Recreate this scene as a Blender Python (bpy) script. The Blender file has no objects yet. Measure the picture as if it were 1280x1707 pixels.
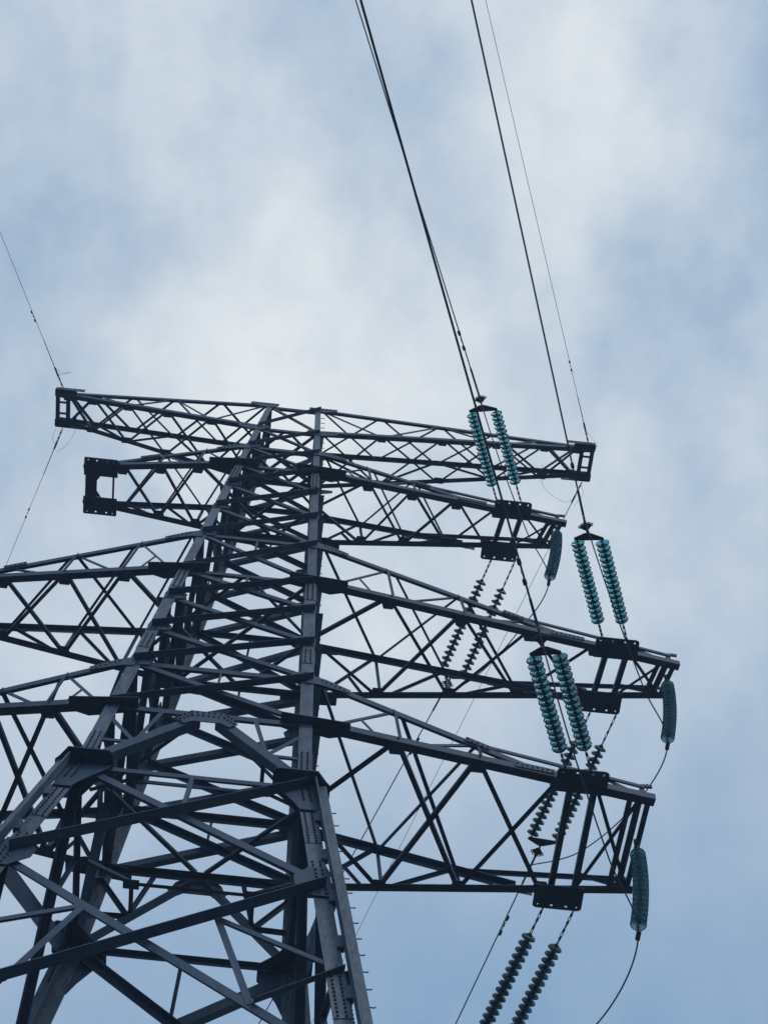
import bpy, math, random
from mathutils import Vector as V, Matrix
random.seed(7)
R = math.radians
scene = bpy.context.scene
col = scene.collection

# ------------------------------------------------------------------ camera
S = 1.9                                   # metres per survey unit
Z0 = 24.582                               # height of the tower waist above ground
cam_d = bpy.data.cameras.new('camera'); cam = bpy.data.objects.new('camera', cam_d); col.objects.link(cam)
scene.camera = cam
pit, yaw, rol = 1.1437, 0.0374, 0.0690
fwd = V((math.sin(yaw)*math.cos(pit), math.cos(yaw)*math.cos(pit), math.sin(pit)))
rt0 = V((math.cos(yaw), -math.sin(yaw), 0)); up0 = rt0.cross(fwd)
rt = math.cos(rol)*rt0 + math.sin(rol)*up0; up = -math.sin(rol)*rt0 + math.cos(rol)*up0
cam.matrix_world = Matrix(((rt.x, up.x, -fwd.x, 2.5112), (rt.y, up.y, -fwd.y, -17.3127),
                           (rt.z, up.z, -fwd.z, 1.6), (0, 0, 0, 1)))
cam_d.sensor_fit = 'VERTICAL'; cam_d.sensor_height = 36.0
cam_d.lens = 2831.516/1707*36
cam_d.shift_x = -33.565/1707
cam_d.clip_start = 0.1; cam_d.clip_end = 6000
scene.render.resolution_x, scene.render.resolution_y = 767, 1024

# ------------------------------------------------------------------ sky
SUN_EL, SUN_AZ = 42, 150                  # azimuth from +Y towards +X
w = bpy.data.worlds.new('World'); scene.world = w; w.use_nodes = True
nt = w.node_tree; nt.nodes.clear(); N = nt.nodes.new; Lk = nt.links.new
out = N('ShaderNodeOutputWorld'); bg = N('ShaderNodeBackground'); bg.inputs['Strength'].default_value = 0.1
Lk(bg.outputs[0], out.inputs[0])
sky = N('ShaderNodeTexSky'); sky.sky_type = 'NISHITA'; sky.sun_disc = False
sky.sun_elevation = R(SUN_EL); sky.sun_rotation = R(SUN_AZ); sky.air_density = 1.0; sky.dust_density = 1.0
tc = N('ShaderNodeTexCoord')
def math_n(op, a, b=None, clamp=False):
    m = N('ShaderNodeMath'); m.operation = op; m.use_clamp = clamp
    for i, x in enumerate((a, b)):
        if x is None: continue
        if isinstance(x, (int, float)): m.inputs[i].default_value = x
        else: Lk(x, m.inputs[i])
    return m.outputs[0]
def noise(scale, detail, rough, loc, sc=(1, 1, 1), dist=0.0):
    mp = N('ShaderNodeMapping'); mp.inputs['Location'].default_value = loc; mp.inputs['Scale'].default_value = sc
    Lk(tc.outputs['Generated'], mp.inputs['Vector'])
    n = N('ShaderNodeTexNoise'); n.inputs['Scale'].default_value = scale; n.inputs['Detail'].default_value = detail
    n.inputs['Roughness'].default_value = rough; n.inputs['Distortion'].default_value = dist
    Lk(mp.outputs[0], n.inputs['Vector']); return n.outputs['Fac']
def bank(d, width, amt):                  # a broad bank of thicker / thinner cloud in one part of the sky
    vm = N('ShaderNodeVectorMath'); vm.operation = 'DOT_PRODUCT'
    nm = N('ShaderNodeVectorMath'); nm.operation = 'NORMALIZE'; Lk(tc.outputs['Generated'], nm.inputs[0])
    Lk(nm.outputs[0], vm.inputs[0]); vm.inputs[1].default_value = V(d).normalized()
    x = math_n('DIVIDE', math_n('SUBTRACT', vm.outputs['Value'], 1.0), 0.5*width*width)
    return math_n('MULTIPLY', math_n('EXPONENT', x), amt)
n1 = noise(9.0, 8, 0.52, (2.3, 1.1, 0.4), (1.0, 0.75, 1.0), 0.3)
n2 = noise(21.0, 7, 0.56, (0.3, 4.1, 1.4), (1.0, 0.8, 1.0), 0.1)
sep = N('ShaderNodeSeparateXYZ'); Lk(tc.outputs['Generated'], sep.inputs[0])
lump = math_n('ADD', math_n('MULTIPLY', math_n('SUBTRACT', n1, 0.5), 1.0), math_n('MULTIPLY', math_n('SUBTRACT', n2, 0.5), .85))
wv = N('ShaderNodeMapRange'); wv.interpolation_type = 'SMOOTHSTEP'; wv.inputs['From Min'].default_value = .78; wv.inputs['From Max'].default_value = .93
wv.inputs['To Min'].default_value = .3; Lk(sep.outputs['Z'], wv.inputs['Value'])      # the low cloud is a smooth layer, the high cloud is broken
dens = math_n('MULTIPLY', lump, wv.outputs[0])
dens = math_n('ADD', dens, math_n('ADD', math_n('MULTIPLY', math_n('SUBTRACT', sep.outputs['Z'], 0.88), 2.05), 0.534))   # cloud thins towards the horizon
BANKS = [((-0.096, 0.335, 0.937), 0.06, 0.16), ((-0.010, 0.340, 0.940), 0.06, 0.10), ((0.19, 0.545, 0.816), 0.09, -0.08), ((0.05, 0.66, 0.75), 0.12, -0.10), ((-0.215, 0.178, 0.960), 0.075, 0.10), ((-0.219, 0.281, 0.934), 0.075, -0.10), ((-0.170, 0.275, 0.946), 0.075, -0.22), ((-0.074, 0.312, 0.947), 0.075, 0.18), ((-0.121, 0.253, 0.960), 0.075, 0.07), ((-0.009, 0.173, 0.985), 0.075, -0.23), ((0.017, 0.247, 0.969), 0.075, -0.39), ((0.103, 0.187, 0.977), 0.075, 0.33), ((0.120, 0.235, 0.965), 0.075, 0.23), ((0.185, 0.196, 0.963), 0.075, -0.31), ((0.149, 0.277, 0.949), 0.075, -0.25), ((-0.119, 0.193, 0.974), 0.075, -0.04), ((-0.050, 0.240, 0.969), 0.075, 0.20), ((0.069, 0.331, 0.941), 0.075, 0.15), ((0.191, 0.340, 0.921), 0.075, 0.04), ((0.179, 0.438, 0.881), 0.075, 0.05), ((0.050, 0.630, 0.775), 0.075, -0.15), ((0.224, 0.612, 0.759), 0.075, -0.11), ((0.135, 0.629, 0.766), 0.075, -0.09), ((-0.200, 0.495, 0.846), 0.075, 0.25), ((-0.121, 0.368, 0.922), 0.075, 0.23), ((0.002, 0.365, 0.931), 0.075, 0.15), ((-0.212, 0.361, 0.908), 0.075, -0.14), ((-0.181, 0.440, 0.880), 0.075, 0.04), ((-0.102, 0.639, 0.763), 0.075, -0.10), ((-0.185, 0.572, 0.799), 0.075, 0.19), ((0.032, 0.475, 0.880), 0.075, 0.24), ((0.013, 0.551, 0.834), 0.075, 0.07), ((0.096, 0.419, 0.903), 0.075, 0.11), ((0.180, 0.119, 0.976), 0.075, -0.12), ((-0.025, 0.285, 0.958), 0.075, 0.04), ((0.225, 0.430, 0.875), 0.075, -0.05)]
for b in BANKS: dens = math_n('ADD', dens, bank(*b))
cl = N('ShaderNodeMapRange'); cl.interpolation_type = 'LINEAR'; cl.inputs['From Min'].default_value = 0.0; cl.inputs['From Max'].default_value = 1.2
Lk(dens, cl.inputs['Value'])
veil = N('ShaderNodeMix'); veil.data_type = 'RGBA'; veil.inputs[0].default_value = 0.8   # thin high veil over the whole sky
Lk(sky.outputs[0], veil.inputs[6]); veil.inputs[7].default_value = (2.6, 4.22, 6.3, 1)
mx = N('ShaderNodeMix'); mx.data_type = 'RGBA'; Lk(cl.outputs[0], mx.inputs[0])
Lk(veil.outputs[2], mx.inputs[6]); mx.inputs[7].default_value = (7.58, 8.04, 8.34, 1)
Lk(mx.outputs[2], bg.inputs['Color'])

sun_d = bpy.data.lights.new('sun', 'SUN'); sun_d.energy = 0.6; sun_d.angle = R(15); sun_d.color = (1, .96, .9)
sun = bpy.data.objects.new('sun', sun_d); col.objects.link(sun)
sd = V((math.sin(R(SUN_AZ))*math.cos(R(SUN_EL)), math.cos(R(SUN_AZ))*math.cos(R(SUN_EL)), math.sin(R(SUN_EL))))
sun.rotation_euler = sd.to_track_quat('Z', 'Y').to_euler()
scene.view_settings.view_transform = 'Standard'; scene.view_settings.look = 'None'
scene.view_settings.exposure = 0.06; scene.view_settings.gamma = 1.0
scene.cycles.max_bounces = 16; scene.cycles.transmission_bounces = 16; scene.cycles.transparent_max_bounces = 16

# ------------------------------------------------------------------ materials
def mat(name, c0, c1, rough=0.6, metal=0.0, scale=3.0, spec=0.5, bump=0.0, fine=0.0, stretch=1.0):
    m = bpy.data.materials.new(name); m.use_nodes = True; t = m.node_tree
    b = t.nodes['Principled BSDF']; tx = t.nodes.new('ShaderNodeTexCoord')
    mp = t.nodes.new('ShaderNodeMapping'); mp.inputs['Scale'].default_value = (1, 1, stretch); t.links.new(tx.outputs['Object'], mp.inputs['Vector'])
    def nz(sc, det):
        n = t.nodes.new('ShaderNodeTexNoise'); n.inputs['Scale'].default_value = sc; n.inputs['Detail'].default_value = det
        n.inputs['Roughness'].default_value = .65; t.links.new(mp.outputs[0], n.inputs['Vector']); return n.outputs['Fac']
    n = nz(scale, 6); f = n
    if fine:                                # zinc spangle and streaks on top of the broad tone
        ad = t.nodes.new('ShaderNodeMath'); ad.operation = 'MULTIPLY_ADD'; sb = t.nodes.new('ShaderNodeMath'); sb.operation = 'SUBTRACT'; sb.inputs[1].default_value = .5
        t.links.new(nz(scale*11, 4), sb.inputs[0]); t.links.new(sb.outputs[0], ad.inputs[0]); ad.inputs[1].default_value = fine; t.links.new(n, ad.inputs[2]); f = ad.outputs[0]
    r = t.nodes.new('ShaderNodeValToRGB'); r.color_ramp.elements[0].position = .3; r.color_ramp.elements[1].position = .7
    r.color_ramp.elements[0].color = (*c0, 1); r.color_ramp.elements[1].color = (*c1, 1)
    t.links.new(f, r.inputs[0]); t.links.new(r.outputs[0], b.inputs['Base Color'])
    mr = t.nodes.new('ShaderNodeMapRange'); mr.inputs['To Min'].default_value = rough-.12; mr.inputs['To Max'].default_value = rough+.14
    t.links.new(f, mr.inputs['Value']); t.links.new(mr.outputs[0], b.inputs['Roughness'])
    b.inputs['Metallic'].default_value = metal; b.inputs['Specular IOR Level'].default_value = spec
    if bump:
        bp = t.nodes.new('ShaderNodeBump'); bp.inputs['Strength'].default_value = bump; bp.inputs['Distance'].default_value = .02
        t.links.new(f, bp.inputs['Height']); t.links.new(bp.outputs[0], b.inputs['Normal'])
    return m
STEEL = mat('weathered_galvanised_steel', (.027, .056, .108), (.075, .115, .172), .58, .0, 1.7, .4, .15, .6, .35)
LEGSTEEL = mat('pale_leg_steel', (.038, .068, .112), (.175, .22, .265), .55, .0, 1.3, .45, .15, .8, .3)
BOLT = mat('dark_bolt_steel', (.03, .035, .045), (.06, .065, .08), .6, .0, 20, .3)
IRON = mat('forged_fitting', (.045, .05, .06), (.09, .095, .11), .55, .2, 14, .4)
WIRE = mat('stranded_aluminium', (.06, .065, .085), (.10, .105, .13), .55, .2, 30, .4)
EWIRE = mat('stranded_steel_wire', (.12, .13, .15), (.19, .2, .22), .55, .1, 30, .4)
def glass(name, base, dens, trans):         # toughened glass with body colour: light that runs the long way through a shed comes out darker
    m = bpy.data.materials.new(name); m.use_nodes = True; t = m.node_tree; b = t.nodes['Principled BSDF']
    b.inputs['IOR'].default_value = 1.5; b.inputs['Transmission Weight'].default_value = trans
    tx = t.nodes.new('ShaderNodeTexCoord'); n = t.nodes.new('ShaderNodeTexNoise'); n.inputs['Scale'].default_value = 14; n.inputs['Detail'].default_value = 5
    oi = t.nodes.new('ShaderNodeObjectInfo'); ad = t.nodes.new('ShaderNodeVectorMath'); t.links.new(tx.outputs['Object'], ad.inputs[0]); t.links.new(oi.outputs['Random'], ad.inputs[1]); t.links.new(ad.outputs[0], n.inputs['Vector'])
    r = t.nodes.new('ShaderNodeValToRGB'); r.color_ramp.elements[0].color = (*[x*.72 for x in base], 1); r.color_ramp.elements[1].color = (*base, 1)
    r.color_ramp.elements[0].position = .3; r.color_ramp.elements[1].position = .6
    t.links.new(n.outputs['Fac'], r.inputs[0]); t.links.new(r.outputs[0], b.inputs['Base Color'])
    mr = t.nodes.new('ShaderNodeMapRange'); mr.inputs['To Min'].default_value = .16; mr.inputs['To Max'].default_value = .02; t.links.new(n.outputs['Fac'], mr.inputs['Value']); t.links.new(mr.outputs[0], b.inputs['Roughness'])
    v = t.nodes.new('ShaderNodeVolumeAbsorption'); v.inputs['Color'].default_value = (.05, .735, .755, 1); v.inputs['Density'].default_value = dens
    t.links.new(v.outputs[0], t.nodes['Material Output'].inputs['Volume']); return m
GLASS = glass('teal_glass', (.74, .94, .96), 66, 1.0)
EDGE_DARK = glass('edge_dark_glass', (.20, .34, .40), 190, .85)       # darker copy for the far strings, edge-on darkness put into the colour
PALE = glass('pale_glass', (.58, .80, .86), 12, .78)  # paler copy, sky light through the hanging discs put into its colour
GRASS = mat('rough_grass', (.026, .031, .026), (.05, .05, .042), .95, 0, .9, .1, .6)

# ------------------------------------------------------------------ object helpers
ORG = {}                                  # thing -> world origin
def root_of(o):
    while o.parent: o = o.parent
    return o
def tag(o, label, cat, group=None):
    o['label'] = label; o['category'] = cat
    if group: o['group'] = group
    return o
def thing(name, loc, label, cat, group=None):
    o = bpy.data.objects.new(name, None); col.objects.link(o); o.location = loc; o.empty_display_size = .3
    return tag(o, label, cat, group)
class MB:
    def __init__(s): s.v = []; s.f = []; s.m = []; s.sm = []
    def add(s, vs, fs, m=0, smooth=False):
        o = len(s.v); s.v += [V(x) for x in vs]; s.f += [tuple(i+o for i in f) for f in fs]
        s.m += [m]*len(fs); s.sm += [smooth]*len(fs)
    def build(s, name, mats, parent=None, label=None):
        org = root_of(parent).location if parent else V((0, 0, 0))
        me = bpy.data.meshes.new(name); me.from_pydata([tuple(x-org) for x in s.v], [], s.f)
        for m in (mats if isinstance(mats, (list, tuple)) else [mats]): me.materials.append(m)
        me.polygons.foreach_set('material_index', s.m); me.polygons.foreach_set('use_smooth', s.sm); me.update()
        o = bpy.data.objects.new(name, me); col.objects.link(o)
        if parent: o.parent = parent
        if label: o['label'] = label
        return o
    # an L section: corner on the line A-B, flanges running towards f1 and f2
    def ell(s, A, B, f1, f2, w, t, w2=None, m=0):
        A, B = V(A), V(B); d = (B-A).normalized(); w2 = w2 or w
        f1 = V(f1); f1 = (f1-d*f1.dot(d)).normalized()
        f2 = V(f2); f2 = (f2-d*f2.dot(d)); f2 = (f2-f1*f2.dot(f1)).normalized()
        sec = [(0, 0), (w, 0), (w, t), (t, t), (t, w2), (0, w2)]
        if f1.cross(f2).dot(d) < 0: sec = sec[::-1]
        vs = [P+f1*a+f2*b for P in (A, B) for a, b in sec]
        fs = [(i, (i+1) % 6, (i+1) % 6+6, i+6) for i in range(6)]
        k = 1 if sec[0] == (0, 0) else 0
        fs += [(5, 4, 3, 2, 1, 0), (6, 7, 8, 9, 10, 11)]
        s.add(vs, fs, m)
    def box(s, c, ax, ay, az, m=0):       # half-extent vectors
        c = V(c); ax, ay, az = V(ax), V(ay), V(az)
        vs = [c+ax*i+ay*j+az*k for i in (-1, 1) for j in (-1, 1) for k in (-1, 1)]
        s.add(vs, [(0, 1, 3, 2), (4, 6, 7, 5), (0, 4, 5, 1), (2, 3, 7, 6), (0, 2, 6, 4), (1, 5, 7, 3)], m)
    def plate(s, pts, n, t, m=0):         # flat polygon, thickness t along n
        n = V(n).normalized(); k = len(pts); a = [V(q) for q in pts]; b = [q+n*t for q in a]
        s.add(a+b, [tuple(range(k))[::-1], tuple(range(k, 2*k))]+[(i, (i+1) % k, (i+1) % k+k, i+k) for i in range(k)], m)
    def tube(s, pts, r, n=8, m=0, caps=True):
        pts = [V(q) for q in pts]; vs = []; ref = None
        for i, q in enumerate(pts):
            d = (pts[min(i+1, len(pts)-1)]-pts[max(i-1, 0)]).normalized()
            if ref is None: ref = d.orthogonal().normalized()
            ref = (ref-d*ref.dot(d)).normalized(); b = d.cross(ref); rr = r[i] if isinstance(r, (list, tuple)) else r
            vs += [q+(ref*math.cos(2*math.pi*j/n)+b*math.sin(2*math.pi*j/n))*rr for j in range(n)]
        fs = [(i*n+j, i*n+(j+1) % n, (i+1)*n+(j+1) % n, (i+1)*n+j) for i in range(len(pts)-1) for j in range(n)]
        if caps: fs += [tuple(range(n))[::-1], tuple(range((len(pts)-1)*n, len(pts)*n))]
        s.add(vs, fs, m, True)
    def bolt(s, c, n, r=.019, h=.02, m=1):
        s.tube([V(c), V(c)+V(n).normalized()*h], r, 6, m)
    def torus(s, c, a, b, R_, r, n=14, k=6, m=0, stretch=1.0):   # ring in the plane a,b
        a, b = V(a).normalized(), V(b).normalized(); c = V(c)
        pts = [c+a*math.cos(2*math.pi*i/n)*R_*stretch+b*math.sin(2*math.pi*i/n)*R_ for i in range(n+1)]
        s.tube(pts, r, k, m)
def lerp(A, B, t): return V(A)+(V(B)-V(A))*t

# ------------------------------------------------------------------ ground
g = MB(); n = 90; ext = 3000
gv = []; gf = []
for i in range(n+1):
    for j in range(n+1):
        x = ext*(2*i/n-1)**3; y = ext*(2*j/n-1)**3
        rr = math.hypot(x, y)
        h = min(1, max(0, (rr-150)/230)); h = h*h*(3-2*h); a_ = math.atan2(y, x)
        sky_block = h*(27+7*math.sin(3*a_+.6)+4*math.sin(7*a_+2)+3*math.sin(15*a_))    # unseen low hills added to the ground to block light from the low sky
        gv.append((x, y, 0 if rr < 30 else .35*math.sin(x*.05)*math.cos(y*.043)-.2+sky_block))
for i in range(n):
    for j in range(n): gf.append((i*(n+1)+j, (i+1)*(n+1)+j, (i+1)*(n+1)+j+1, i*(n+1)+j+1))
g.add(gv, gf, 0, True); go = g.build('ground', GRASS); go['kind'] = 'structure'

# ------------------------------------------------------------------ tower geometry
def wx(z): return 1+(.3735-1)*z/10.348 if z >= 0 else 1-.150*z
def wy(z): return .9942+(.3537-.9942)*z/10.348 if z >= 0 else .9942-.140*z
def P(x, y, z): return V((x*S, y*S, z*S+Z0))
def leg(sx, sy, z): return P(sx*wx(z), sy*wy(z), z)
ZG = -Z0/S
ZT, ZEB, Z1T, Z1B, Z2T, Z2B, Z3T, Z3B = 10.348, 9.3245, 8.5145, 7.789, 5.3526, 4.3029, 2.0007, 1.1093
tower = thing('transmission_tower', (0, 0, 0), 'grey galvanised lattice steel transmission tower with stacked crossarms, seen from below', 'power tower')

def leg_w(z): return .15 if z >= 7.78 else .19 if z >= 4.2 else .23 if z >= 0 else .26
LEGT = .018
step_z0, step_z1 = -3.6, 10.2
for sx in (-1, 1):
    for sy in (-1, 1):
        b = MB(); f1, f2 = V((-sx, 0, 0)), V((0, -sy, 0))
        zs = [ZT+.03, 7.79, 4.3, 0.0]
        for za, zb in zip(zs, zs[1:]):
            b.ell(leg(sx, sy, za), leg(sx, sy, zb), f1, f2, leg_w(zb+.01), LEGT)
        # below the waist each leg is a pair of angles set back to back with a gap
        A, B_ = leg(sx, sy, 0.02), leg(sx, sy, ZG)
        b.ell(A, B_, f1, f2, .25, .022)
        off = V((sx*.04, sy*.04, 0))
        b.ell(leg(sx, sy, -.06)+off, leg(sx, sy, ZG)+off, -f1, -f2, .19, .022)
        z = -.6
        while z > ZG+.3:                    # battens that hold the pair together
            c = leg(sx, sy, z)+off*.5
            b.box(c, (.05*1, 0, 0), (0, .05, 0), (0, 0, .12)); z -= .62
        lo = b.build('leg', [LEGSTEEL, BOLT], tower)
        # splice plates with rows of bolts
        for zc, ln in ((7.4, .42), (4.02, .45), (2.45, .3), (.28, .55), (-.75, .5), (-1.5, .42), (-3.1, .5)):
            q = MB(); ww = leg_w(zc)
            for fdir, nrm in ((f1, V((0, sy, 0))), (f2, V((sx, 0, 0)))):
                a = leg(sx, sy, zc-ln/2); c = leg(sx, sy, zc+ln/2); d = (c-a).normalized()
                fd = (fdir-d*fdir.dot(d)).normalized(); nn = nrm-d*nrm.dot(d); nn = (nn-fd*nn.dot(fd)).normalized()
                e = nn*.003
                q.plate([a+fd*.012+e, a+fd*(ww-.012)+e, c+fd*(ww-.012)+e, c+fd*.012+e], nn, .012)
                k = int(ln*S/.085)
                for i in range(k):
                    for u in (.3, .72):
                        q.bolt(lerp(a, c, (i+.5)/k)+fd*ww*u+nn*.015, nn, .017, .022)
            q.build('splice_plate', [LEGSTEEL, BOLT], lo)
        if sx > 0 and sy < 0:
            k = 0; z = step_z0
            while z < step_z1:
                base = leg(sx, sy, z); q = MB()
                if z < -.4: base = base+off+V((.17, 0, 0))
                dirn = V((1, 0, 0)) if k % 2 == 0 or z < 0 else V((1, 0, 0))
                q.tube([base+V((-.02, .06, 0)), base+V((.105, .06, 0)), base+V((.113, .06, .02))], .0095, 6)
                q.build('step_bolt', BOLT, lo); z += .21; k += 1

# braces lying in a face: n = outward normal of the face
def brace(par, A, B, n, w=.09, t=.009, mode='in', setb=.05, name='brace', layer=0.0):
    A, B = V(A), V(B); d = (B-A).normalized(); A = A+d*setb; B = B-d*setb
    n = V(n); n = (n-d*n.dot(d)).normalized(); s = d.cross(n)
    if s.z < 0: s = -s                      # s points up in the face
    q = MB()
    if mode == 'inlow':
        o = -n*.004; q.ell(A-s*w/2+o, B-s*w/2+o, s, -n, w, t)
    elif mode == 'out':
        o = n*(.016+layer); q.ell(A-s*w/2+o, B-s*w/2+o, s, n, w, t)
    else:
        o = -n*(LEGT+.002+layer); q.ell(A+s*w/2+o, B+s*w/2+o, -s, -n, w, t)
    return q.build(name, STEEL, par)
def gusset(par, pts, n, lift=.001, bolts=(), t=.012, name='gusset_plate'):
    q = MB(); n = V(n).normalized()
    q.plate([V(p_)+n*lift for p_ in pts], n, t)
    for c in bolts: q.bolt(V(c)+n*(lift+t), n, .018, .02)
    return q.build(name, [STEEL, BOLT], par)

LV = [10.348, 9.3245, 8.5145, 7.789, 7.04, 6.23, 5.3526, 4.3029, 3.575, 2.79, 2.0007, 1.1093, 0.0]
LOW = [0.0, -1.63, -3.9, -6.6, -9.6, ZG]
FACES = [((-1, -1), (1, -1), V((0, -1, 0)), 'front'), ((1, 1), (-1, 1), V((0, 1, 0)), 'back'),
         ((1, -1), (1, 1), V((1, 0, 0)), 'right'), ((-1, 1), (-1, -1), V((-1, 0, 0)), 'left')]
for (a, c, n0, nm) in FACES:
    La = lambda z: leg(a[0], a[1], z); Lc = lambda z: leg(c[0], c[1], z)
    def fn(z0, z1):
        e1 = Lc(z0)-La(z0); e2 = La(z1)-La(z0); m_ = e1.cross(e2).normalized()
        return m_ if m_.dot(n0) > 0 else -m_
    struts = []; fm = MB(); e = (Lc(0)-La(0)).normalized()
    # horizontal struts at the crossarm levels make the frame of the face
    for z in (10.30, 9.3245, 8.5145, 7.789, 5.3526, 4.3029, 2.0007, 1.1093):
        n = fn(z, z+.1 if z < 10 else z-.1); A, B = La(z)+e*.06, Lc(z)-e*.06
        wv = .13 if z < 2.5 else .11
        dn = V((0, 0, -1)); o = -n*(LEGT+.002)
        sm_ = MB(); sm_.ell(A+o, B+o, dn, -n, wv, .01); struts.append(sm_)
    A, B = La(0)+e*.2, Lc(0)-e*.2; fm.ell(A-n0*.03, B-n0*.03, V((0, 0, -1)), -n0, .1, .01)
    for z in LOW[2:-1]: pass
    fo = fm.build('lattice_face', [STEEL, BOLT], tower)
    for sm_ in struts: sm_.build('strut', STEEL, fo)
    mir = nm in ('back', 'left')
    for z1, z0 in zip(LV, LV[1:-1]):        # crossed diagonals up the body
        n = fn(z0, z1); ww = .085 if z0 > 7.5 else .11 if z0 > 4.2 else .125
        A0, A1, B0, B1 = La(z0), La(z1), Lc(z0), Lc(z1)
        if mir: A0, A1, B0, B1 = B0, B1, A0, A1
        brace(fo, A1, B0, n, ww, .01, 'in', .08)
        brace(fo, A0, B1, n, ww*1.12, .01, 'out', .04)
        if z1 in (7.789, 5.3526, 4.3029, 2.0007):    # short hangers between strut and crossing
            Cx = lerp(lerp(A1, B0, .5), lerp(A0, B1, .5), .5)
            brace(fo, Cx, lerp(A1, B1, .5), n, .045, .006, 'in', .03, layer=.012)
    # small gussets at the leg joints
    for z in LV[1:-2]:
        n = fn(z, z+.1 if z < 10 else z-.1)
        for (L_, sg) in ((La, 1), (Lc, -1)):
            d = (L_(z+.2)-L_(z)).normalized(); p0 = L_(z); ww = leg_w(z); ex = ww+.20
            h = .20 if z < 4 else .15
            pts = [p0+e*sg*.01-d*h, p0+e*sg*.01+d*h, p0+e*sg*ex*.8+d*h*.7, p0+e*sg*ex+d*h*.15, p0+e*sg*ex*.9-d*h*.75]
            bl = [p0+e*sg*(ww*.35)+d*h*k for k in (-.7, -.25, .25, .7)]+[p0+e*sg*(ww*.7)+d*h*k for k in (-.7, -.25, .25, .7)]
            bl += [p0+e*sg*(ww+.04+.05*k)+d*(.03-.03*k) for k in range(3)]
            gusset(fo, pts, n, .0015, bl)
    # portal bracing above the waist
    n = fn(0, 1.1); zb = 1.02
    M0 = lerp(La(zb), Lc(zb), .5)
    for (L_, sg) in ((La, 1), (Lc, -1)):
        foot = L_(.06)+e*sg*.12; top = M0-e*sg*.16
        brace(fo, foot, top, n, .18, .016, 'inlow', .05)
        mid = lerp(foot, top, .42)
        brace(fo, mid, L_(.98), n, .08, .008, 'in', .05)
        brace(fo, mid, lerp(L_(Z3B), M0, .55), n, .075, .008, 'in', .03)
        brace(fo, mid, L_(.45), n, .075, .008, 'in', .03)
    ux = e; uz = (lerp(La(1.3), Lc(1.3), .5)-M0).normalized()
    pts = [M0+ux*x+uz*z for x, z in ((-.52, -.22), (-.42, .03), (-.3, .13), (.3, .13), (.42, .03), (.52, -.22), (.38, -.34), (.24, -.23), (-.24, -.23), (-.38, -.34))]
    q = MB(); nn = n
    for seg in (pts[0:3]+[pts[8], pts[9]], [pts[2], pts[3], pts[7], pts[8]], [pts[3], pts[4], pts[5], pts[6], pts[7]]):
        q.plate([x+nn*.012 for x in seg], nn, .014)
    for k in range(7):
        q.bolt(M0+ux*(-.3+.1*k)+uz*.08+nn*.026, nn)
        q.bolt(M0+ux*(-.27+.09*k)+uz*(-.03)+nn*.026, nn)
    for sg in (-1, 1):
        for k in range(4):
            for jj in (0, 1): q.bolt(M0+ux*sg*(.28+.06*k+.06*jj)+uz*(-.05-.055*k+.07*jj)+nn*.026, nn)
    q.build('gusset_plate', [STEEL, BOLT], fo)
    # waist gussets
    for (L_, sg) in ((La, 1), (Lc, -1)):
        p0 = L_(0); d = (L_(.5)-p0).normalized(); d2 = (L_(-.5)-p0).normalized()
        q = MB()
        q.plate([p0+x+n*.03 for x in (e*sg*(-.02)+d*.42, e*sg*.27+d*.42, e*sg*.5+d*.2, e*sg*.55-d*.02, e*sg*(-.02)-d*.02)], n, .014)
        n2_ = fn(-1, 0)
        q.plate([p0+x+n2_*.03 for x in (e*sg*(-.02)-d*.03, e*sg*.62-d*.03, e*sg*.6+d2*.2, e*sg*.34+d2*.7, e*sg*.25+d2*.95, e*sg*(-.02)+d2*.95)], n2_, .014)
        for i in range(7):
            for u in (.06, .16): q.bolt(p0+e*sg*u+d*(.06+.05*i)+n*.044, n)
            for u in (.06, .17): q.bolt(p0+e*sg*u+d2*(.12+.085*i)+n2_*.044, n2_)
        for i in range(5): q.bolt(p0+e*sg*(.3+.045*i)+d*(.08+.02*i)+n*.044, n)
        q.build('gusset_plate', [STEEL, BOLT], fo)
    # body below the waist
    for i, (z1, z0) in enumerate(zip(LOW, LOW[1:])):
        n = fn(z0, z1); A0, A1, B0, B1 = La(z0), La(z1), Lc(z0), Lc(z1)
        if mir: A0, A1, B0, B1 = B0, B1, A0, A1
        wv = .15 if i < 2 else .16
        brace(fo, A1, B0, n, wv, .013, 'in', .15, layer=.006)
        brace(fo, A0, B1, n, wv*1.2, .013, 'out', .12, layer=.016)
        if i == 0:
            X = lerp(A1, B0, .5); brace(fo, lerp(A1, B1, .5), lerp(lerp(A1, B0, .45), lerp(A0, B1, .55), .5), n, .07, .008, 'in', .03)
        else:
            tt = .27 if i == 1 else .27
            for (p1, p2, q1, q2, lg0, lg1) in ((B1, A0, B0, A1, B0, B1), (A1, B0, A0, B1, A0, A1)):
                hi = lerp(p1, p2, tt); lo_ = lerp(q1, q2, tt); lm = lerp(lg1, lg0, .5)
                brace(fo, hi, lo_, n, .1, .009, 'in', .02)
                brace(fo, hi, lm, n, .09, .009, 'in', .02)
                brace(fo, lo_, lm, n, .09, .009, 'out', .02)
    # node gussets on the lower legs
    for z in LOW[1:-1]:
        n = fn(z-.2, z)
        for (L_, sg) in ((La, 1), (Lc, -1)):
            d = (L_(z+.2)-L_(z)).normalized(); p0 = L_(z)
            pts = [p0+x for x in (e*sg*(-.02)-d*.4, e*sg*(-.02)+d*.4, e*sg*.26+d*.4, e*sg*.5+d*.12, e*sg*.5-d*.12, e*sg*.26-d*.4)]
            bl = [p0+e*sg*u+d*(-.33+.11*k) for k in range(7) for u in (.07, .17)]
            gusset(fo, pts, n, .024, bl)

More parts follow.
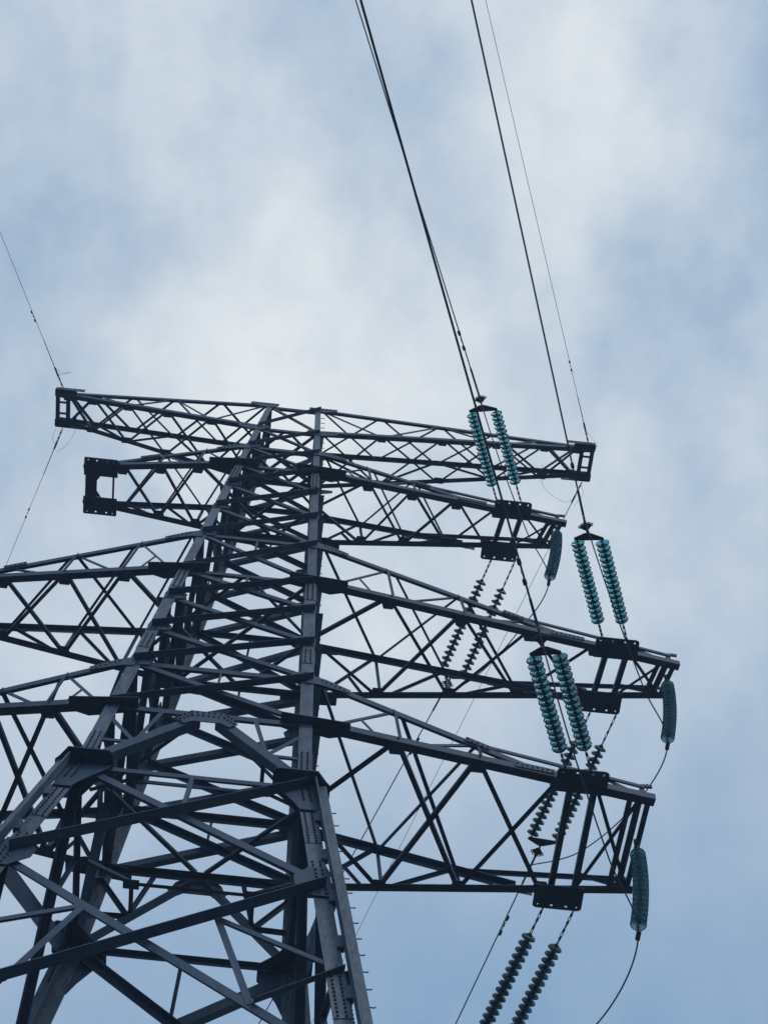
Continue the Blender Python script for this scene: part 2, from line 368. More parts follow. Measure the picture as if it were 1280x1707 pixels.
# flat plates through the legs at the waist
for sx in (-1, 1):
    for sy in (-1, 1):
        c = leg(sx, sy, 0)+V((0, 0, -.03)); q = MB()
        pts = [(.24, .12), (.1, .31), (-.56, .31), (-.62, .24), (-.62, -.12), (-.34, -.34), (-.12, -.62), (.24, -.62), (.31, -.56), (.31, .05)]
        q.plate([c+V((sx*x, sy*y, 0)) for x, y in pts], (0, 0, -1), .02)
        q.build('waist_plate', STEEL, tower)
# plan bracing inside the body
for z in (9.3245, 7.789, 4.3029, 1.1093):
    mids = [lerp(leg(*f_[0], z), leg(*f_[1], z), .5) for f_ in (FACES[0], FACES[2], FACES[1], FACES[3])]
    q = MB(); q.ell(lerp(mids[0], mids[1], .04), lerp(mids[0], mids[1], .96), V((0, 0, -1)), V((-1, 1, 0)), .07, .008)
    do = q.build('diaphragm', STEEL, tower)
    for i in range(1, 4): brace(do, mids[i], mids[(i+1) % 4], (0, 0, -1), .07, .008, 'in', .12)
    if z > 4: brace(do, leg(1, -1, z), leg(-1, 1, z), (0, 0, -1), .07, .008, 'in', .15)
# ties between the portal knees
q = MB(); zk = .47
for sy in (-1, 1):
    K = [lerp(leg(-1, sy, zk), leg(1, sy, zk), t) for t in (.215, .785)]
    I = [k_+V((0, -sy*.75, -.02)) for k_ in K]
    if sy < 0: q.ell(I[0], I[1], V((0, 0, -1)), V((0, 1, 0)), .075, .008); do = q.build('diaphragm', STEEL, tower)
    else: brace(do, I[0], I[1], (0, 0, -1), .07, .008, 'in', .0)
    for k in (0, 1):
        brace(do, K[k], I[k], (0, 0, -1), .07, .008, 'in', .02)
        brace(do, I[k], lerp(leg(2*k-1, -1, zk), leg(2*k-1, 1, zk), .3 if sy < 0 else .7), (0, 0, -1), .07, .008, 'in', .03)
        gg = MB(); gg.plate([I[k]+V((x, y, .012)) for x, y in ((-.14, -.1), (.14, -.1), (.14, .1), (-.14, .1))], (0, 0, -1), .008); gg.build('gusset_plate', STEEL, do)

# ------------------------------------------------------------------ crossarms
def crossarm(side, zt, zb, LF, LB, td, dz, joint, nodes, lap, plate_x=None, ext=True, lab='', cw=.15):
    """box-section arm: two bottom chords, two sloping top chords, crossed bracing in the bottom, front, back and top faces"""
    Fb0, Bb0 = leg(side, -1, zb), leg(side, 1, zb); Ft0, Bt0 = leg(side, -1, zt), leg(side, 1, zt)
    FbT, BbT = P(side*LF, -td, zb+dz), P(side*LB, td, zb+dz)
    X = V((side, 0, 0)); U = V((0, 0, 1)); Yf = V((0, -1, 0))
    ch = {}
    am = MB()
    # end frame of the arm: cross members joining the two bottom chords
    for k, dx in enumerate((0.02, .17, .34) if ext else (0.03, .17)):
        am.ell(FbT-X*dx+V((0, .03, -.006)), BbT-X*dx+V((0, -.03, -.006)), -X, U, .1 if k != 1 else .12, .01)
    ao = am.build('crossarm', [STEEL, BOLT], tower, lab)
    dF = (FbT-Fb0).normalized(); dB = (BbT-Bb0).normalized()
    def chord(A, B, f1, f2, w_): q = MB(); q.ell(A, B, f1, f2, w_, .014); return q.build('chord', STEEL, ao)
    chord(Fb0-dF*.1+V((0, -.02, -.03)), FbT+dF*.05+V((0, -.02, -.03)), U, -Yf, cw)
    chord(Bb0-dB*.1+V((0, .02, -.03)), BbT+dB*.05+V((0, .02, -.03)), U, Yf, cw)
    FJ = lerp(Fb0, FbT, joint)+U*.13; BJ = lerp(Bb0, BbT, joint)+U*.13
    chord(Ft0+V((0, -.015, 0)), FJ+V((0, -.015, 0)), -U, -Yf, cw*.82)
    chord(Bt0+V((0, .015, 0)), BJ+V((0, .015, 0)), -U, Yf, cw*.82)
    Fb = lambda t: lerp(Fb0, FbT, t); Bb = lambda t: lerp(Bb0, BbT, t)
    Ft = lambda t: lerp(Ft0, FJ, t/joint); Bt = lambda t: lerp(Bt0, BJ, t/joint)
    dn = V((0, 0, -1)); bw = .06 if zb > 7 else .07 if zb > 4 else .085
    midside = lerp(Fb0, Bb0, .5)
    # bottom face
    n = [0]+list(nodes)
    brace(ao, midside, Fb(n[1]), dn, bw*1.15, .009, 'in', .05); brace(ao, midside, Bb(n[1]), dn, bw, .009, 'in', .05)
    for a, b in zip(n[1:], n[2:]):
        brace(ao, Fb(a), Bb(b), dn, bw, .009, 'in', .06); brace(ao, Bb(a), Fb(b), dn, bw, .009, 'in', .06, layer=.014)
    px = plate_x if plate_x else joint
    e_ = n[-1]
    if ext:
        for dx in (-.22, .2):
            q = MB(); a_ = Fb(px)+X*dx; c_ = Bb(px)+X*(dx+.02)
            q.ell(a_+V((0, .02, 0)), c_+V((0, -.02, 0)), X, U, .11, .01); q.build('brace', STEEL, ao)
        brace(ao, Fb(px)+X*.25, Bb(.99), dn, bw*.8, .008, 'in', .08); brace(ao, Bb(px)+X*.25, Fb(.97), dn, bw*.8, .008, 'in', .08, layer=.014)
    # front and back faces
    tn = [0.0]+[t for t in nodes if t < joint*.92]
    for (Bo, To, nf) in ((Fb, Ft, Yf), (Bb, Bt, -Yf)):
        for i in range(1, len(tn)):
            brace(ao, Bo(tn[i-1]+.035), To(tn[i]), nf, bw*.8, .008, 'in', .06)
            if i < 3: brace(ao, To(tn[i]), Bo(tn[i]+.012), nf, .06, .007, 'out', .05)
        # short redundants near the body
        if tn[1:]:
            h = lerp(Bo(.035), To(tn[1]), .5); brace(ao, h, Bo(tn[1]*.8), nf, .05, .006, 'in', .03)
    # top face
    for i in range(1, len(tn)):
        brace(ao, Ft(tn[i-1]+.02), Bt(tn[i]), U, bw*.75, .008, 'in', .06)
    if len(tn) > 2: brace(ao, Bt(tn[1]), Ft(tn[2]), U, bw*.75, .008, 'in', .06, layer=.014)
    # plates where the chords meet the legs, seen from below as dark slabs
    for (c0, d_, sy) in ((Fb0, dF, -1), (Bb0, dB, 1)):
        yo = V((0, sy*.0, -.056)); q = MB(); yo_ = V((0, sy, 0))
        a = c0-X*.55+yo; b = c0+d_*.66+yo
        q.plate([a+yo_*.19, b+yo_*.19, b-yo_*.07, b-X*.35-yo_*.16, a-yo_*.1], (0, 0, 1), .016)
        for k in range(9): q.bolt(lerp(a, b, .08+.1*k)+yo_*.06, (0, 0, -1), .015, .018)
        q.build('gusset_plate', [STEEL, BOLT], ao)
    # plates where the top chords meet the legs
    for (c0, cJ, sy) in ((Ft0, FJ, -1), (Bt0, BJ, 1)):
        d_ = (cJ-c0).normalized(); dv = V((0, 0, -1)); dv = (dv-d_*dv.dot(d_)).normalized(); o = V((0, sy*.032, 0))
        q = MB(); q.plate([c0-X*.1+o+U*.04, c0+d_*.25+o-dv*.035, c0+d_*.75+o-dv*.01, c0+d_*.75+o+dv*.1, c0+d_*.2+o+dv*.2, c0-X*.12+o-U*.26], (0, sy, 0), .012)
        for k in range(6): q.bolt(c0+d_*(.2+.09*k)+o+dv*(.045+.02*(k % 2))+V((0, sy*.012, 0)), (0, sy, 0), .016, .02)
        q.build('gusset_plate', [STEEL, BOLT], ao)
    # node gussets on the bottom chords
    for t_ in n[1:]:
        for (Bo, yi) in ((Fb, V((0, 1, 0))), (Bb, V((0, -1, 0)))):
            c = Bo(t_)-yi*0.0+V((0, 0, -.034))+yi*.02
            q = MB(); q.plate([c-X*.17, c+X*.17, c+X*.1+yi*.22, c-X*.1+yi*.22], (0, 0, -1), .008); q.build('gusset_plate', [STEEL, BOLT], ao)
    # lap plate on the top chord and the joint plate where it lands on the bottom chord
    for (To, BoJ, sy) in ((Ft, FJ, -1), (Bt, BJ, 1)):
        for (c, half, hh) in ((To(lap), .24, .075), (BoJ-X*.05, .36, .10)):
            d_ = (BoJ-To(0)).normalized() if half < .3 else (FbT-Fb0).normalized()
            dv = V((0, 0, -1)); dv = (dv-d_*dv.dot(d_)).normalized(); o = V((0, sy*.036, 0))
            q = MB(); q.plate([c-d_*half+o-dv*.03, c+d_*half+o-dv*.03, c+d_*half+o+dv*hh, c-d_*half+o+dv*hh*1.2], (0, sy, 0), .012)
            kk = int(half*2/.085)
            for k in range(kk): q.bolt(c+d_*(-half+(k+.5)*2*half/kk)+o+dv*(hh*.35+(k % 2)*.03)+V((0, sy*.012, 0)), (0, sy, 0), .016, .02)
            q.build('splice_plate', [STEEL, BOLT], ao)
    if ext:
        # rails that run on from the top chords out over the tip, with a post at their end
        RF = FbT+U*.36-X*.12; RB = BbT+U*.36-X*.12
        for (To, Rl, Tp, sy) in ((Ft, RF, FbT, -1), (Bt, RB, BbT, 1)):
            q = MB(); q.ell(To(lap)+V((0, sy*.02, .02)), Rl+V((0, sy*.02, 0)), -U, V((0, -sy, 0)), .075, .008); q.build('rail', STEEL, ao)
            q = MB(); q.ell(Rl+U*.05, Tp-X*.12-U*.02, V((-side, 0, 0)), V((0, -sy, 0)), .09, .01)
            q.box(Rl+X*.05+U*.0, (.09, 0, 0), (0, .02, 0), (0, 0, .035)); q.bolt(Rl+X*.12+U*.03, U, .016, .03); q.bolt(Rl+X*.06+U*.03, U, .016, .04)
            q.build('post', [STEEL, BOLT], ao)
            brace(ao, lerp(To(lap), Rl, .74), Tp-X*.12+U*.05, V((0, sy, 0)), .06, .007, 'in', .02)
        q = MB(); q.ell(RF, RB, -U, -X, .07, .008); q.build('rail', STEEL, ao)
    return dict(obj=ao, Fb=Fb, Bb=Bb, FbT=FbT, BbT=BbT, X=X)
def hanger(par, c, sy, wd, dp_out, dp_in, r_=.07):
    """horizontal plate clamped under a bottom chord, with rounded outer corners and holes for the strings"""
    c = V(c)+V((0, sy*.02, -.062)); q = MB(); h = wd/2
    y1, y2 = dp_out-.095, dp_out-.05        # the strip that carries the open holes
    def pl_(pts): q.plate([c+V((x, sy*y, 0)) for x, y in pts], (0, 0, -1), .022)
    pl_([(-h, -dp_in), (-h, y1), (h, y1), (h, -dp_in)])
    hx = [-h+.1, -.1, .16, h-.1]; xs = [-h]+[v_ for x in hx for v_ in (x-.021, x+.021)]+[h]
    for k in range(0, len(xs), 2): pl_([(xs[k], y1), (xs[k], y2), (xs[k+1], y2), (xs[k+1], y1)])
    pl_([(-h, y2), (-h+r_*.3, dp_out-r_*.3), (-h+r_, dp_out), (h-r_, dp_out), (h-r_*.3, dp_out-r_*.3), (h, y2)])
    q.box(c+V((0, sy*.0, .11)), (h*.98, 0, 0), (0, .009, 0), (0, 0, .1))
    for k in range(8): q.bolt(c+V((-h+.08+(2*h-.16)*k/7, sy*.009, .12)), (0, sy, 0), .017, .02)
    for k in range(8): q.bolt(c+V((-h+.08+(2*h-.16)*k/7, -sy*.05, -.022)), (0, 0, -1), .017, .02)
    for sx_ in (-.31, .31): q.torus(c+V((sx_, sy*(dp_out-.05), -.012)), (1, 0, 0), (0, 1, 0), .03, .012)
    return q.build('hanger_plate', [STEEL, BOLT], par)
A1 = crossarm(1, Z1T, Z1B, 3.715, 3.5908, .1894, -.0714, .63, (.2, .38, .56, .725), .42, plate_x=.785, lab='upper phase arm reaching right, insulator strings on both sides', cw=.14)
A2 = crossarm(1, Z2T, Z2B, 4.7517, 4.658, .2147, -.0913, .70, (.2, .4, .59, .77), .55, plate_x=.827, lab='longest phase arm reaching right')
A3 = crossarm(1, Z3T, Z3B, 4.0942, 4.0455, .5288, -.0699, .66, (.245, .485, .73), .49, plate_x=.788, lab='lowest phase arm reaching right', cw=.16)
B1 = crossarm(-1, Z1T, Z1B, 2.4482, 2.4482, .2598, 0, .88, (.25, .5, .75), .6, ext=False, lab='short upper arm reaching left with bare end plates', cw=.14)
B2 = crossarm(-1, Z2T, Z2B, 3.5614, 3.5614, .2307, 0, .85, (.21, .44, .68, .9), .66, ext=False, lab='middle arm reaching out of view to the left')
B3 = crossarm(-1, Z3T, Z3B, 2.9725, 2.9725, .5505, 0, .85, (.26, .52, .78), .60, ext=False, lab='lowest arm reaching out of view to the left', cw=.16)
for A, px in ((A1, .785), (A2, .827), (A3, .788)):
    hanger(A['obj'], A['Fb'](px), -1, .9, .29, .19); hanger(A['obj'], A['Bb'](px), 1, .88, .32, .19)
for A in (B1, B2, B3):
    hanger(A['obj'], A['Fb'](.92)+V((.1, 0, 0)), -1, .82, .2, .27, .03); hanger(A['obj'], A['Bb'](.92)+V((.1, 0, 0)), 1, .82, .2, .27, .03)
    for k in range(2):
        q = MB(); a_, c_ = A['FbT']+V((.12+k*.55, .1, -.03)), A['BbT']+V((.12+k*.55, -.1, -.03))
        q.ell(a_, c_, V((1, 0, 0)), V((0, 0, 1)), .08 if k == 0 else .05, .01)
        if k == 0:
            q.ell(a_-V((.11, 0, 0)), c_-V((.11, 0, 0)), V((1, 0, 0)), V((0, 0, 1)), .07, .01)
            for t_ in (.3, .7): q.box(lerp(a_, c_, t_), (.11, 0, 0), (0, .03, 0), (0, 0, .008))
            for (e_, s_) in ((a_, 1), (c_, -1)): q.plate([e_+V((.07, s_*.1, 0)), e_+V((.28, s_*.1, 0)), e_+V((.2, s_*.22, 0)), e_+V((.07, s_*.42, 0))], (0, 0, 1), .012)
        q.build('brace', STEEL, A['obj'])

def peak_arm(side, L, LB, te, zp, zleg_b, lab):
    Ft0, Fb0, Bt0, Bb0 = leg(side, -1, ZT), leg(side, -1, ZEB), leg(side, 1, ZT), leg(side, 1, ZEB)
    FT, BT = P(side*L, -te, zp), P(side*LB, te, zp); X = V((side, 0, 0)); U = V((0, 0, 1))
    q = MB()
    for dx in (-.03, -.31):                 # ladder-like tip
        q.ell(FT+X*dx+V((0, -.1, -.13)), BT+X*dx+V((0, .1, -.13)), X, U, .1, .01)
    for k in range(4):
        c = lerp(FT, BT, (-.12, .3, .68, 1.12)[k])-X*.12+V((0, 0, -.115)); q.box(c, (.16, 0, 0), (0, .028, 0), (0, 0, .012))
    ao = q.build('crossarm', [STEEL, BOLT], tower, lab)
    fb, bb = FT-U*.1, BT-U*.1
    def chord(A, B, f1, f2, w_):
        q = MB(); q.ell(A, B, f1, f2, w_, .011); q.build('chord', STEEL, ao)
    chord(Ft0, FT, -U, V((0, 1, 0)), .11); chord(Fb0, fb, U, V((0, 1, 0)), .12)
    chord(Bt0, BT, -U, V((0, -1, 0)), .11); chord(Bb0, bb, U, V((0, -1, 0)), .12)
    ns = [0, .22, .44, .64, .82, .95]
    L2 = lambda A, B: (lambda t: lerp(A, B, t))
    ft, fb_, bt, bb_ = L2(Ft0, FT), L2(Fb0, fb), L2(Bt0, BT), L2(Bb0, bb)
    for i, (a, b) in enumerate(zip(ns, ns[1:])):
        w_ = .052 if i < 4 else .065
        brace(ao, fb_(a), bb_(b), (0, 0, -1), w_, .007, 'in', .04); brace(ao, bb_(a), fb_(b), (0, 0, -1), w_, .007, 'in', .04, layer=.01)
        brace(ao, ft(a), bt(b), (0, 0, 1), w_, .007, 'in', .04); brace(ao, bt(a), ft(b), (0, 0, 1), w_, .007, 'in', .04, layer=.01)
        if i < 4:
            for (t_, b_, nn) in ((ft, fb_, (0, -1, 0)), (bt, bb_, (0, 1, 0))):
                if i % 2 == 0: brace(ao, t_(a), b_(b), nn, w_*.9, .007, 'in', .04)
                else: brace(ao, b_(a), t_(b), nn, w_*.9, .007, 'in', .04)
    for t_ in ns[1:]:
        for (Bo, yi) in ((fb_, 1), (bb_, -1)):
            c = Bo(t_)+V((0, .0, -.004)); q = MB(); q.plate([c-X*.15, c+X*.15, c+X*.1+V((0, yi*.17, 0)), c-X*.1+V((0, yi*.17, 0))], (0, 0, -1), .008); q.build('gusset_plate', STEEL, ao)
    for (T_, yi) in ((FT, 1), (BT, -1)):
        c = T_+V((0, -yi*.12, -.115)); q = MB()
        q.plate([c+X*.09, c+X*.09+V((0, yi*.2, 0)), c-X*.5+V((0, yi*.3, 0)), c-X*.5+V((0, yi*.02, 0))], (0, 0, -1), .012)
        q.plate([c+X*.07+V((0, 0, -.03)), c-X*.7+V((0, 0, -.05)), c-X*.7+V((0, 0, .12)), c+X*.07+V((0, 0, .11))], (0, -yi, 0), .012)
        for k in range(5): q.bolt(c-X*(.05+.13*k)+V((0, -yi*.012, .05)), (0, -yi, 0), .015, .018)
        q.build('gusset_plate', [STEEL, BOLT], ao)
    for (c0, sy) in ((Ft0, -1), (Bt0, 1), (Fb0, -1), (Bb0, 1)):
        d_ = X; q = MB(); o = V((0, sy*.02, 0))
        q.plate([c0-X*.3+o+U*.02, c0+X*.45+o+U*.02, c0+X*.45+o-U*.12, c0+X*.15+o-U*.25, c0-X*.15+o-U*.25, c0-X*.3+o-U*.12], (0, sy, 0), .012)
        for k in range(7): q.bolt(c0+X*(-.24+.1*k)+o+V((0, sy*.012, -.04)), (0, sy, 0), .015, .02)
        q.build('gusset_plate', [STEEL, BOLT], ao)
    return FT, BT
EFR, EBR = peak_arm(1, 4.2522, 4.2457, .2198, 10.335, ZEB, 'earth wire arm at the top reaching right')
EFL, EBL = peak_arm(-1, 3.3233, 3.3233, .2198, 10.335, ZEB, 'earth wire arm at the top reaching left')

# ------------------------------------------------------------------ insulators
def lathe(prof, n=28):
    vs = []; fs = []
    for (r_, z_) in prof: vs += [(r_*math.cos(2*math.pi*j/n), r_*math.sin(2*math.pi*j/n), z_) for j in range(n)]
    k = len(prof)
    for i in range(k-1):
        for j in range(n): fs.append((i*n+j, i*n+(j+1) % n, (i+1)*n+(j+1) % n, (i+1)*n+j))
    return vs, fs
# +Z of a disc points along the string towards the wire; the cap sits on the tower side
DR = .137
prof = [(.034, -.022), (.05, -.030), (.085, -.020), (.118, -.002), (DR, .024), (DR+.001, .030), (DR-.004, .034), (.124, .022), (.118, .034), (.111, .034), (.106, .014), (.092, .012),
        (.088, .030), (.081, .030), (.076, .008), (.06, .006), (.056, .020), (.050, .020), (.044, .004), (.030, .002), (.034, -.022)]
dv_, df_ = lathe(prof)
DISC = {}
for key_, gm in (('clear', GLASS), ('edge_dark', EDGE_DARK), ('pale', PALE)):
    me_ = bpy.data.meshes.new('glass_disc'); me_.from_pydata(dv_, [], df_); me_.materials.append(gm)
    me_.polygons.foreach_set('use_smooth', [True]*len(df_)); me_.update(); DISC[key_] = me_
def discs(par, A, d, n, pitch, bend=None, kind='clear'):
    org = root_of(par).location; d = V(d).normalized()
    for i in range(n):
        c = V(A)+d*(pitch*(i+.5)); dd = d
        if bend is not None:
            u = (i+.5)/n; c = c+bend*4*u*(1-u); dd = (d*pitch*n+bend*4*(1-2*u)).normalized()
        o = bpy.data.objects.new('glass_disc', DISC[kind]); col.objects.link(o); o.parent = par
        o.rotation_euler = dd.to_track_quat('Z', 'Y').to_euler(); o.location = c-org
def string_core(q, A, d, n, pitch, bend=None):
    d = V(d).normalized()
    def at(u): return V(A)+d*(pitch*n*u)+(bend*4*u*(1-u) if bend is not None else V((0, 0, 0)))
    for i in range(n):
        u0 = i/n; a = at(u0); dd = (at(min(1, u0+.5/n))-a).normalized()
        q.tube([a, a+dd*.012, a+dd*.02, a+dd*.05, a+dd*.056], [.022, .036, .044, .047, .030], 12)
        q.tube([a+dd*.056, at((i+1)/n)], .013, 8)
def chain(q, A, B, n):
    """alternating links and short eye pieces between two points"""
    A, B = V(A), V(B); d = (B-A).normalized(); s = d.orthogonal().normalized(); b = d.cross(s); L = (B-A).length/n
    for i in range(n):
        c = A+d*L*(i+.5)
        if i % 2 == 0: q.torus(c, d, (s if i % 4 == 0 else b), .022, .0085, 12, 6, 0, L*.56/.022)
        else:
            q.tube([c-d*L*.55, c+d*L*.55], .0115, 8); q.tube([c-d*.03, c+d*.03], .024, 8)
AZF, AZB = R(-21), R(-17)
def dirn(front, th):
    return V((math.sin(AZF)*math.cos(th), -math.cos(AZF)*math.cos(th), -math.sin(th))) if front else V((math.sin(AZB)*math.cos(th), math.cos(AZB)*math.cos(th), -math.sin(th)))
def conductor(name, A, az, th, front, length, r_, m, label, cat, group, damp=(), tube_n=8, a0=0.0):
    d = V((math.sin(az), -math.cos(az) if front else math.cos(az), 0)); tn = math.tan(th)
    cv = lambda s: V(A)+d*s+V((0, 0, -tn*s+tn/350*s*s))
    ss = [0]; st = .5
    while ss[-1] < length: ss.append(ss[-1]+st); st = min(st*1.15, 6)
    q = MB(); q.tube([cv(s) for s in ss], r_, tube_n)
    o = q.build(name, m); tag(o, label, cat, group)
    for s in damp:                          # stockbridge damper: clamp, messenger cable, two weights
        c = cv(s); t = (cv(s+.1)-c).normalized(); dn = V((0, 0, -1)); q = MB(); k = 1 if r_ > .01 else .62
        q.box(c+dn*.05*k, t*.03*k, t.cross(dn)*.014*k, dn*.06*k); q.tube([c+dn*.10*k-t*.21*k, c+dn*.11*k, c+dn*.10*k+t*.21*k], .007*k, 6)
        for sg in (-1, 1): q.tube([c+dn*.1*k+t*sg*.13*k, c+dn*.1*k+t*sg*.15*k, c+dn*.1*k+t*sg*.24*k, c+dn*.1*k+t*sg*.26*k], [.02*k, .034*k, .037*k, .02*k], 10)
        q.build('vibration_damper', IRON, o)
    return o, cv

YO = {}
def tension_set(front, A, B, th, lab, chain_l, gl, n=16, slackB=.08):
    """double tension set: two chains, two strings of glass discs, a triangular yoke and the adjusting plate for the wire clamp"""
    A, B = V(A), V(B); d = dirn(front, th); side = (B-A).normalized()
    t = thing('tension_insulator', (A+B)/2, lab, 'insulator', 'double glass tension insulators on the right hand arms')
    ends = []
    for k, p0 in enumerate((A, B)):
        cl_ = chain_l+(slackB if k else 0)
        q = MB(); chain(q, p0, p0+d*cl_, 7 if cl_ < .6 else 9); q.build('shackle_chain', IRON, t)
        s0 = p0+d*cl_; q = MB(); string_core(q, s0, d, n, gl/n); so = q.build('insulator_string', IRON, t)
        discs(so, s0, d, n, gl/n, None, 'clear' if front else 'edge_dark'); ends.append(s0+d*gl)
    e0, e1 = ends; mid = (e0+e1)/2; sd_ = (e1-e0).normalized(); nn = sd_.cross(d).normalized()
    q = MB(); h = (e1-e0).length/2
    for k in (0, 1): q.tube([ends[k]-d*.0, ends[k]+d*.09], .02, 8)
    mm = mid+d*.08
    q.plate([mm-sd_*(h+.05)-d*.03, mm-sd_*(h+.05)+d*.03, mm-sd_*.06+d*.14, mm+sd_*.06+d*.14, mm+sd_*(h+.05)+d*.03, mm+sd_*(h+.05)-d*.03], nn, .018)
    q.build('yoke_plate', IRON, t)
    q = MB(); c = mm+d*.14; q.tube([c-d*.03, c+d*.08], .022, 8)
    v1 = V((0, 0, 1)); v1 = (v1-d*v1.dot(d)).normalized(); v2 = v1.cross(d).normalized()
    fan = [c+d*.06-v2*.03]+[c+d*.06+(d*math.cos(a_)+v2*math.sin(a_))*.16 for a_ in (-.95, -.55, 0, .55, .95)]+[c+d*.06+v2*.03]
    q.plate(fan, v1, .016)
    for a_ in (-.8, -.4, 0, .4, .8): q.torus(c+d*.06+(d*math.cos(a_)+v2*math.sin(a_))*.16, d, v2, .028, .011)
    q.build('adjusting_plate', IRON, t)
    return c+d*.2
zh = {1: 39.27-.075, 2: 32.61-.075, 3: 26.58-.075}
sets = {
 (1, 1): tension_set(True, (5.35, -.76, zh[1]), (5.93, -.80, zh[1]), R(6), 'teal glass double insulator crossing the topmost lattice arm, highest of the insulators', .42, 2.02),
 (2, 1): tension_set(True, (7.38, -.88, zh[2]), (7.92, -.80, zh[2]), R(6), 'teal glass double insulator against open sky below the right end of the topmost arm', .36, 2.02, slackB=.16),
 (3, 1): tension_set(True, (6.21, -1.40, zh[3]), (6.65, -1.42, zh[3]), R(6), 'teal glass double insulator hanging over the middle arm, above the lowest right arm', .46, 2.02),
 (1, 0): tension_set(False, (5.42, .77, zh[1]), (5.99, .80, zh[1]), R(10), 'dark edge-on double insulator running down behind the middle right arm', .60, 2.45, slackB=.15),
 (2, 0): tension_set(False, (7.41, .85, zh[2]), (7.96, .85, zh[2]), R(10), 'dark edge-on double insulator passing behind the plates of the lowest right arm', .76, 2.35, slackB=.04),
 (3, 0): tension_set(False, (6.2, 1.47, zh[3]), (6.75, 1.47, zh[3]), R(9), 'dark edge-on double insulator leaving the bottom edge below the lowest right arm', .58, 2.35, slackB=.17),
}
G1 = 'power conductors'
def clampwire(key, az, th, lab, damp):
    A = sets[key]; front = key[1] == 1
    o, cv = conductor('conductor', A, az, th, front, 150, {1: .014, 2: .0165, 3: .018}[key[0]] if front else .0145, WIRE, lab, 'power line', G1, damp)
    q = MB(); q.tube([cv(-.03), cv(.06), cv(.1), cv(.75), cv(.82)], [.02, .03, .024, .024, .014], 10); q.build('strain_clamp', IRON, o)
    return cv
cw = {}
cw[1, 1] = clampwire((1, 1), R(-22.5), R(6), 'thin dark wire rising to the top edge from the highest teal insulator', (1.55, ))
cw[2, 1] = clampwire((2, 1), R(-19.15), R(6), 'dark wire rising past the right tip of the topmost arm to the top edge', (1.6, ))
cw[3, 1] = clampwire((3, 1), R(-21), R(6), 'thicker dark wire rising from the teal insulator above the lowest right arm', (1.35, 1.75))
cw[1, 0] = clampwire((1, 0), R(-21), R(7), 'dark wire running down behind the middle and lowest right arms', (1.8, ))
cw[2, 0] = clampwire((2, 0), R(-16), R(7), 'dark wire running down to the bottom edge from below the lowest right arm', (1.8, ))
cw[3, 0] = clampwire((3, 0), R(-15), R(7), 'wire of the lowest arm leaving the picture at the bottom edge', ())

def bez(pts, n=14):                         # smooth curve through points
    pts = [V(p_) for p_ in pts]; out_ = []
    for i in range(len(pts)-1):
        p0 = pts[max(i-1, 0)]; p1 = pts[i]; p2 = pts[i+1]; p3 = pts[min(i+2, len(pts)-1)]
        for k in range(n):
            t = k/n; out_.append(.5*((2*p1)+(p2-p0)*t+(2*p0-5*p1+4*p2-p3)*t*t+(3*p1-p0-3*p2+p3)*t**3))
    return out_+[pts[-1]]
JI = {1: ((6.88, -.23, 39.05), (6.55, -.15, 36.27)), 2: ((8.83, -.13, 32.40), (8.51, -.22, 29.6)), 3: ((7.63, -.11, 26.40), (7.34, -.33, 23.58))}
JL = {1: 'smallest upright glass insulator hanging from the tip of the upper phase arm', 2: 'upright glass insulator hanging from the tip of the longest right arm', 3: 'upright glass insulator hanging from the tip of the lowest right arm'}
for k, (a, b) in JI.items():
    a, b = V(a), V(b); d = (b-a).normalized(); L = (b-a).length
    t = thing('jumper_insulator', a, JL[k], 'insulator', 'hanging jumper insulators at the arm tips')
    bend = V((.05, -.02, 0)); g0 = a+d*.22; gl = L-.22-.32
    q = MB(); chain(q, a+V((0, 0, .1)), g0, 3)
    q.box(a+V((0, 0, .1)), (.05, 0, 0), (0, .02, 0), (0, 0, .06)); q.build('shackle_chain', IRON, t)
    q = MB(); string_core(q, g0, d, 16, gl/16, bend); q.build('insulator_string', IRON, t); discs(t, g0, d, 16, gl/16, bend, 'pale')
    q = MB(); e = g0+d*gl; q.tube([e, e+d*.07, e+d*.1, e+d*.2, e+d*.26], [.02, .035, .04, .026, .02], 10); q.box(e+d*.27, (.035, 0, 0), (0, .09, 0), (0, 0, .03)); q.build('suspension_clamp', IRON, t)
    J = e+d*.29
    f0 = cw[k, 1](.25)+V((0, 0, -.05)); b0 = cw[k, 0](.25)+V((0, 0, -.05))
    drop = {1: (.55, .5), 2: (.55, .5), 3: (.55, .5)}[k]
    pf = lerp(f0, J, .3); pf.z = J.z+(f0.z-J.z)*.42; pf2 = lerp(f0, J, .68); pf2.z = J.z+(f0.z-J.z)*.08
    pb = lerp(b0, J, .3); pb.z = J.z+(b0.z-J.z)*.42; pb2 = lerp(b0, J, .68); pb2.z = J.z+(b0.z-J.z)*.08
    ex = {1: .1, 2: .2, 3: .31}[k]; pb2 = pb2+V((ex, 0, -ex*.55)); pb = pb+V((ex*.8, 0, -ex*.3))
    q = MB(); q.tube(bez([f0, pf, pf2, J, pb2, pb, b0]), .0135, 8)
    tag(q.build('jumper_wire', WIRE), {1: 'slack dark jumper wire looping under the upper phase arm', 2: 'slack dark jumper wire looping under the tip of the longest right arm', 3: 'slack dark jumper wire looping under the lowest right arm to the bottom edge'}[k], 'jumper wire', 'slack jumper wires')

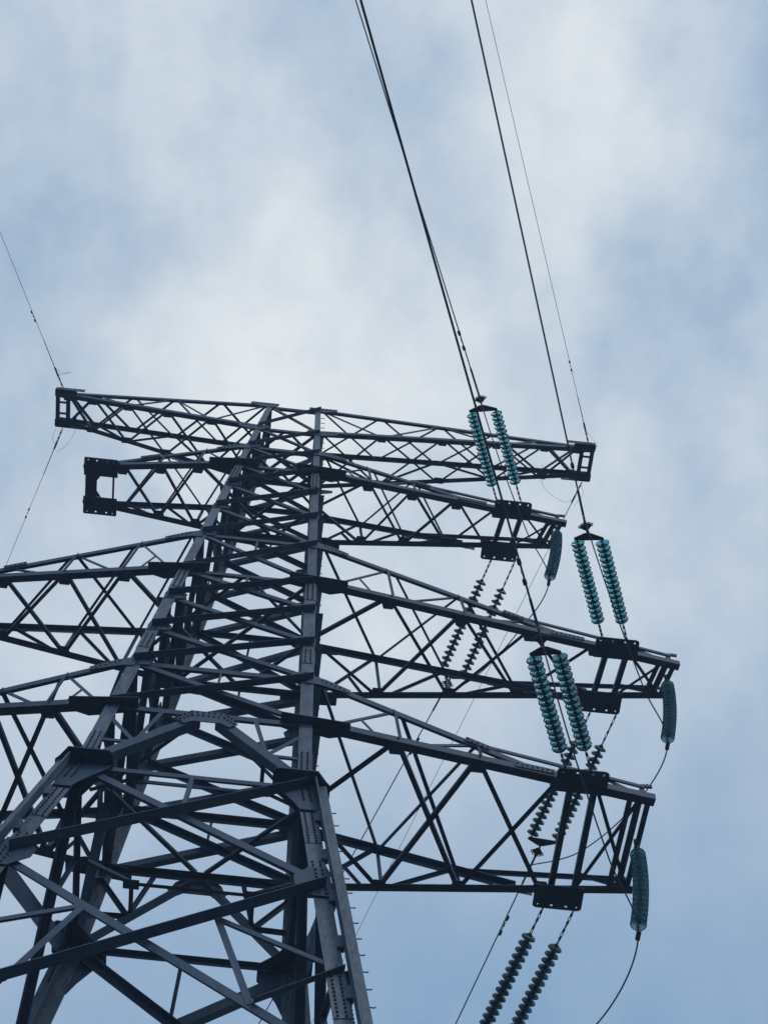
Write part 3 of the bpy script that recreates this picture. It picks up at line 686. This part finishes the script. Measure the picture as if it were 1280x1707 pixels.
# ------------------------------------------------------------------ earth wires
G2 = 'thin earth wires'
def earth(T, az, th, front, side, lab, dampers, tails):
    sy = -1 if front else 1; d = V((math.sin(az), sy*math.cos(az), 0))
    A = V(T)+V((-side*.13, sy*.16, -.14)); E_ = A+d*.42-V((0, 0, .05))
    o, cv = conductor('earth_wire', E_, az, th, front, 150, .0068, EWIRE, lab, 'earth wire', G2, dampers, 6)
    q = MB(); chain(q, A, E_, 5); q.tube([cv(-.05), cv(.02), cv(.2), cv(.24)], [.014, .026, .024, .01], 8)
    q.build('strain_clamp', IRON, o)
    q = MB(); q.tube([cv(.24), cv(1.0), cv(1.02)], [.011, .011, .007], 6); q.build('armour_rod', IRON, o)
    for tl in tails:
        q = MB(); q.tube(bez([E_+V(x) for x in tl]), .004, 6); q.build('bonding_lead', EWIRE, o)
earth(EFR, R(-20.2), R(6), True, 1, 'thin earth wire rising from the right tip of the topmost arm', (1.95, ), [[(0, 0, -.02), (.2, .2, -.05), (.38, .42, .0), (.3, .62, .02)]])
earth(EFL, R(-20.4), R(6), True, -1, 'thin earth wire rising to the left edge from the left tip of the topmost arm', (1.75, ), [[(-.08, -.2, 0), (.12, -.06, .02), (.35, -.1, .05)], [(0, 0, 0), (.15, -.03, .02), (.35, -.1, .05)]])
earth(EBR, R(-18), R(6), False, 1, 'thin earth wire running down behind every arm on the right', (), [[(0, .05, 0), (-.3, .15, -.15), (-.9, -.2, -.05), (-1.0, -.8, .1)], [(0, .3, 0), (.2, -.05, -.02), (.1, -.4, .05)]])
earth(EBL, R(-19), R(6), False, -1, 'thin earth wire running down to the left edge below the topmost left tip', (2.2, ), [[(0, .3, 0), (.3, .0, -.03), (.5, -.4, .05)], [(0, .1, 0), (-.12, -.1, 0), (-.05, -.35, .05)]])

# ------------------------------------------------------------------ added volume that lifts the blacks like lens veiling glare
hz = MB(); hz.box((0, 0, 23), (3050, 0, 0), (0, 3050, 0), (0, 0, 25)); HZ = bpy.data.materials.new('glare_lift'); HZ.use_nodes = True
ht = HZ.node_tree; ht.nodes.remove(ht.nodes['Principled BSDF']); pv = ht.nodes.new('ShaderNodeVolumePrincipled')
pv.inputs['Color'].default_value = (.62, .78, 1, 1); pv.inputs['Density'].default_value = .0011; pv.inputs['Anisotropy'].default_value = .3
ht.links.new(pv.outputs[0], ht.nodes['Material Output'].inputs['Volume'])
ho = hz.build('glare_haze', HZ); ho['kind'] = 'stuff'
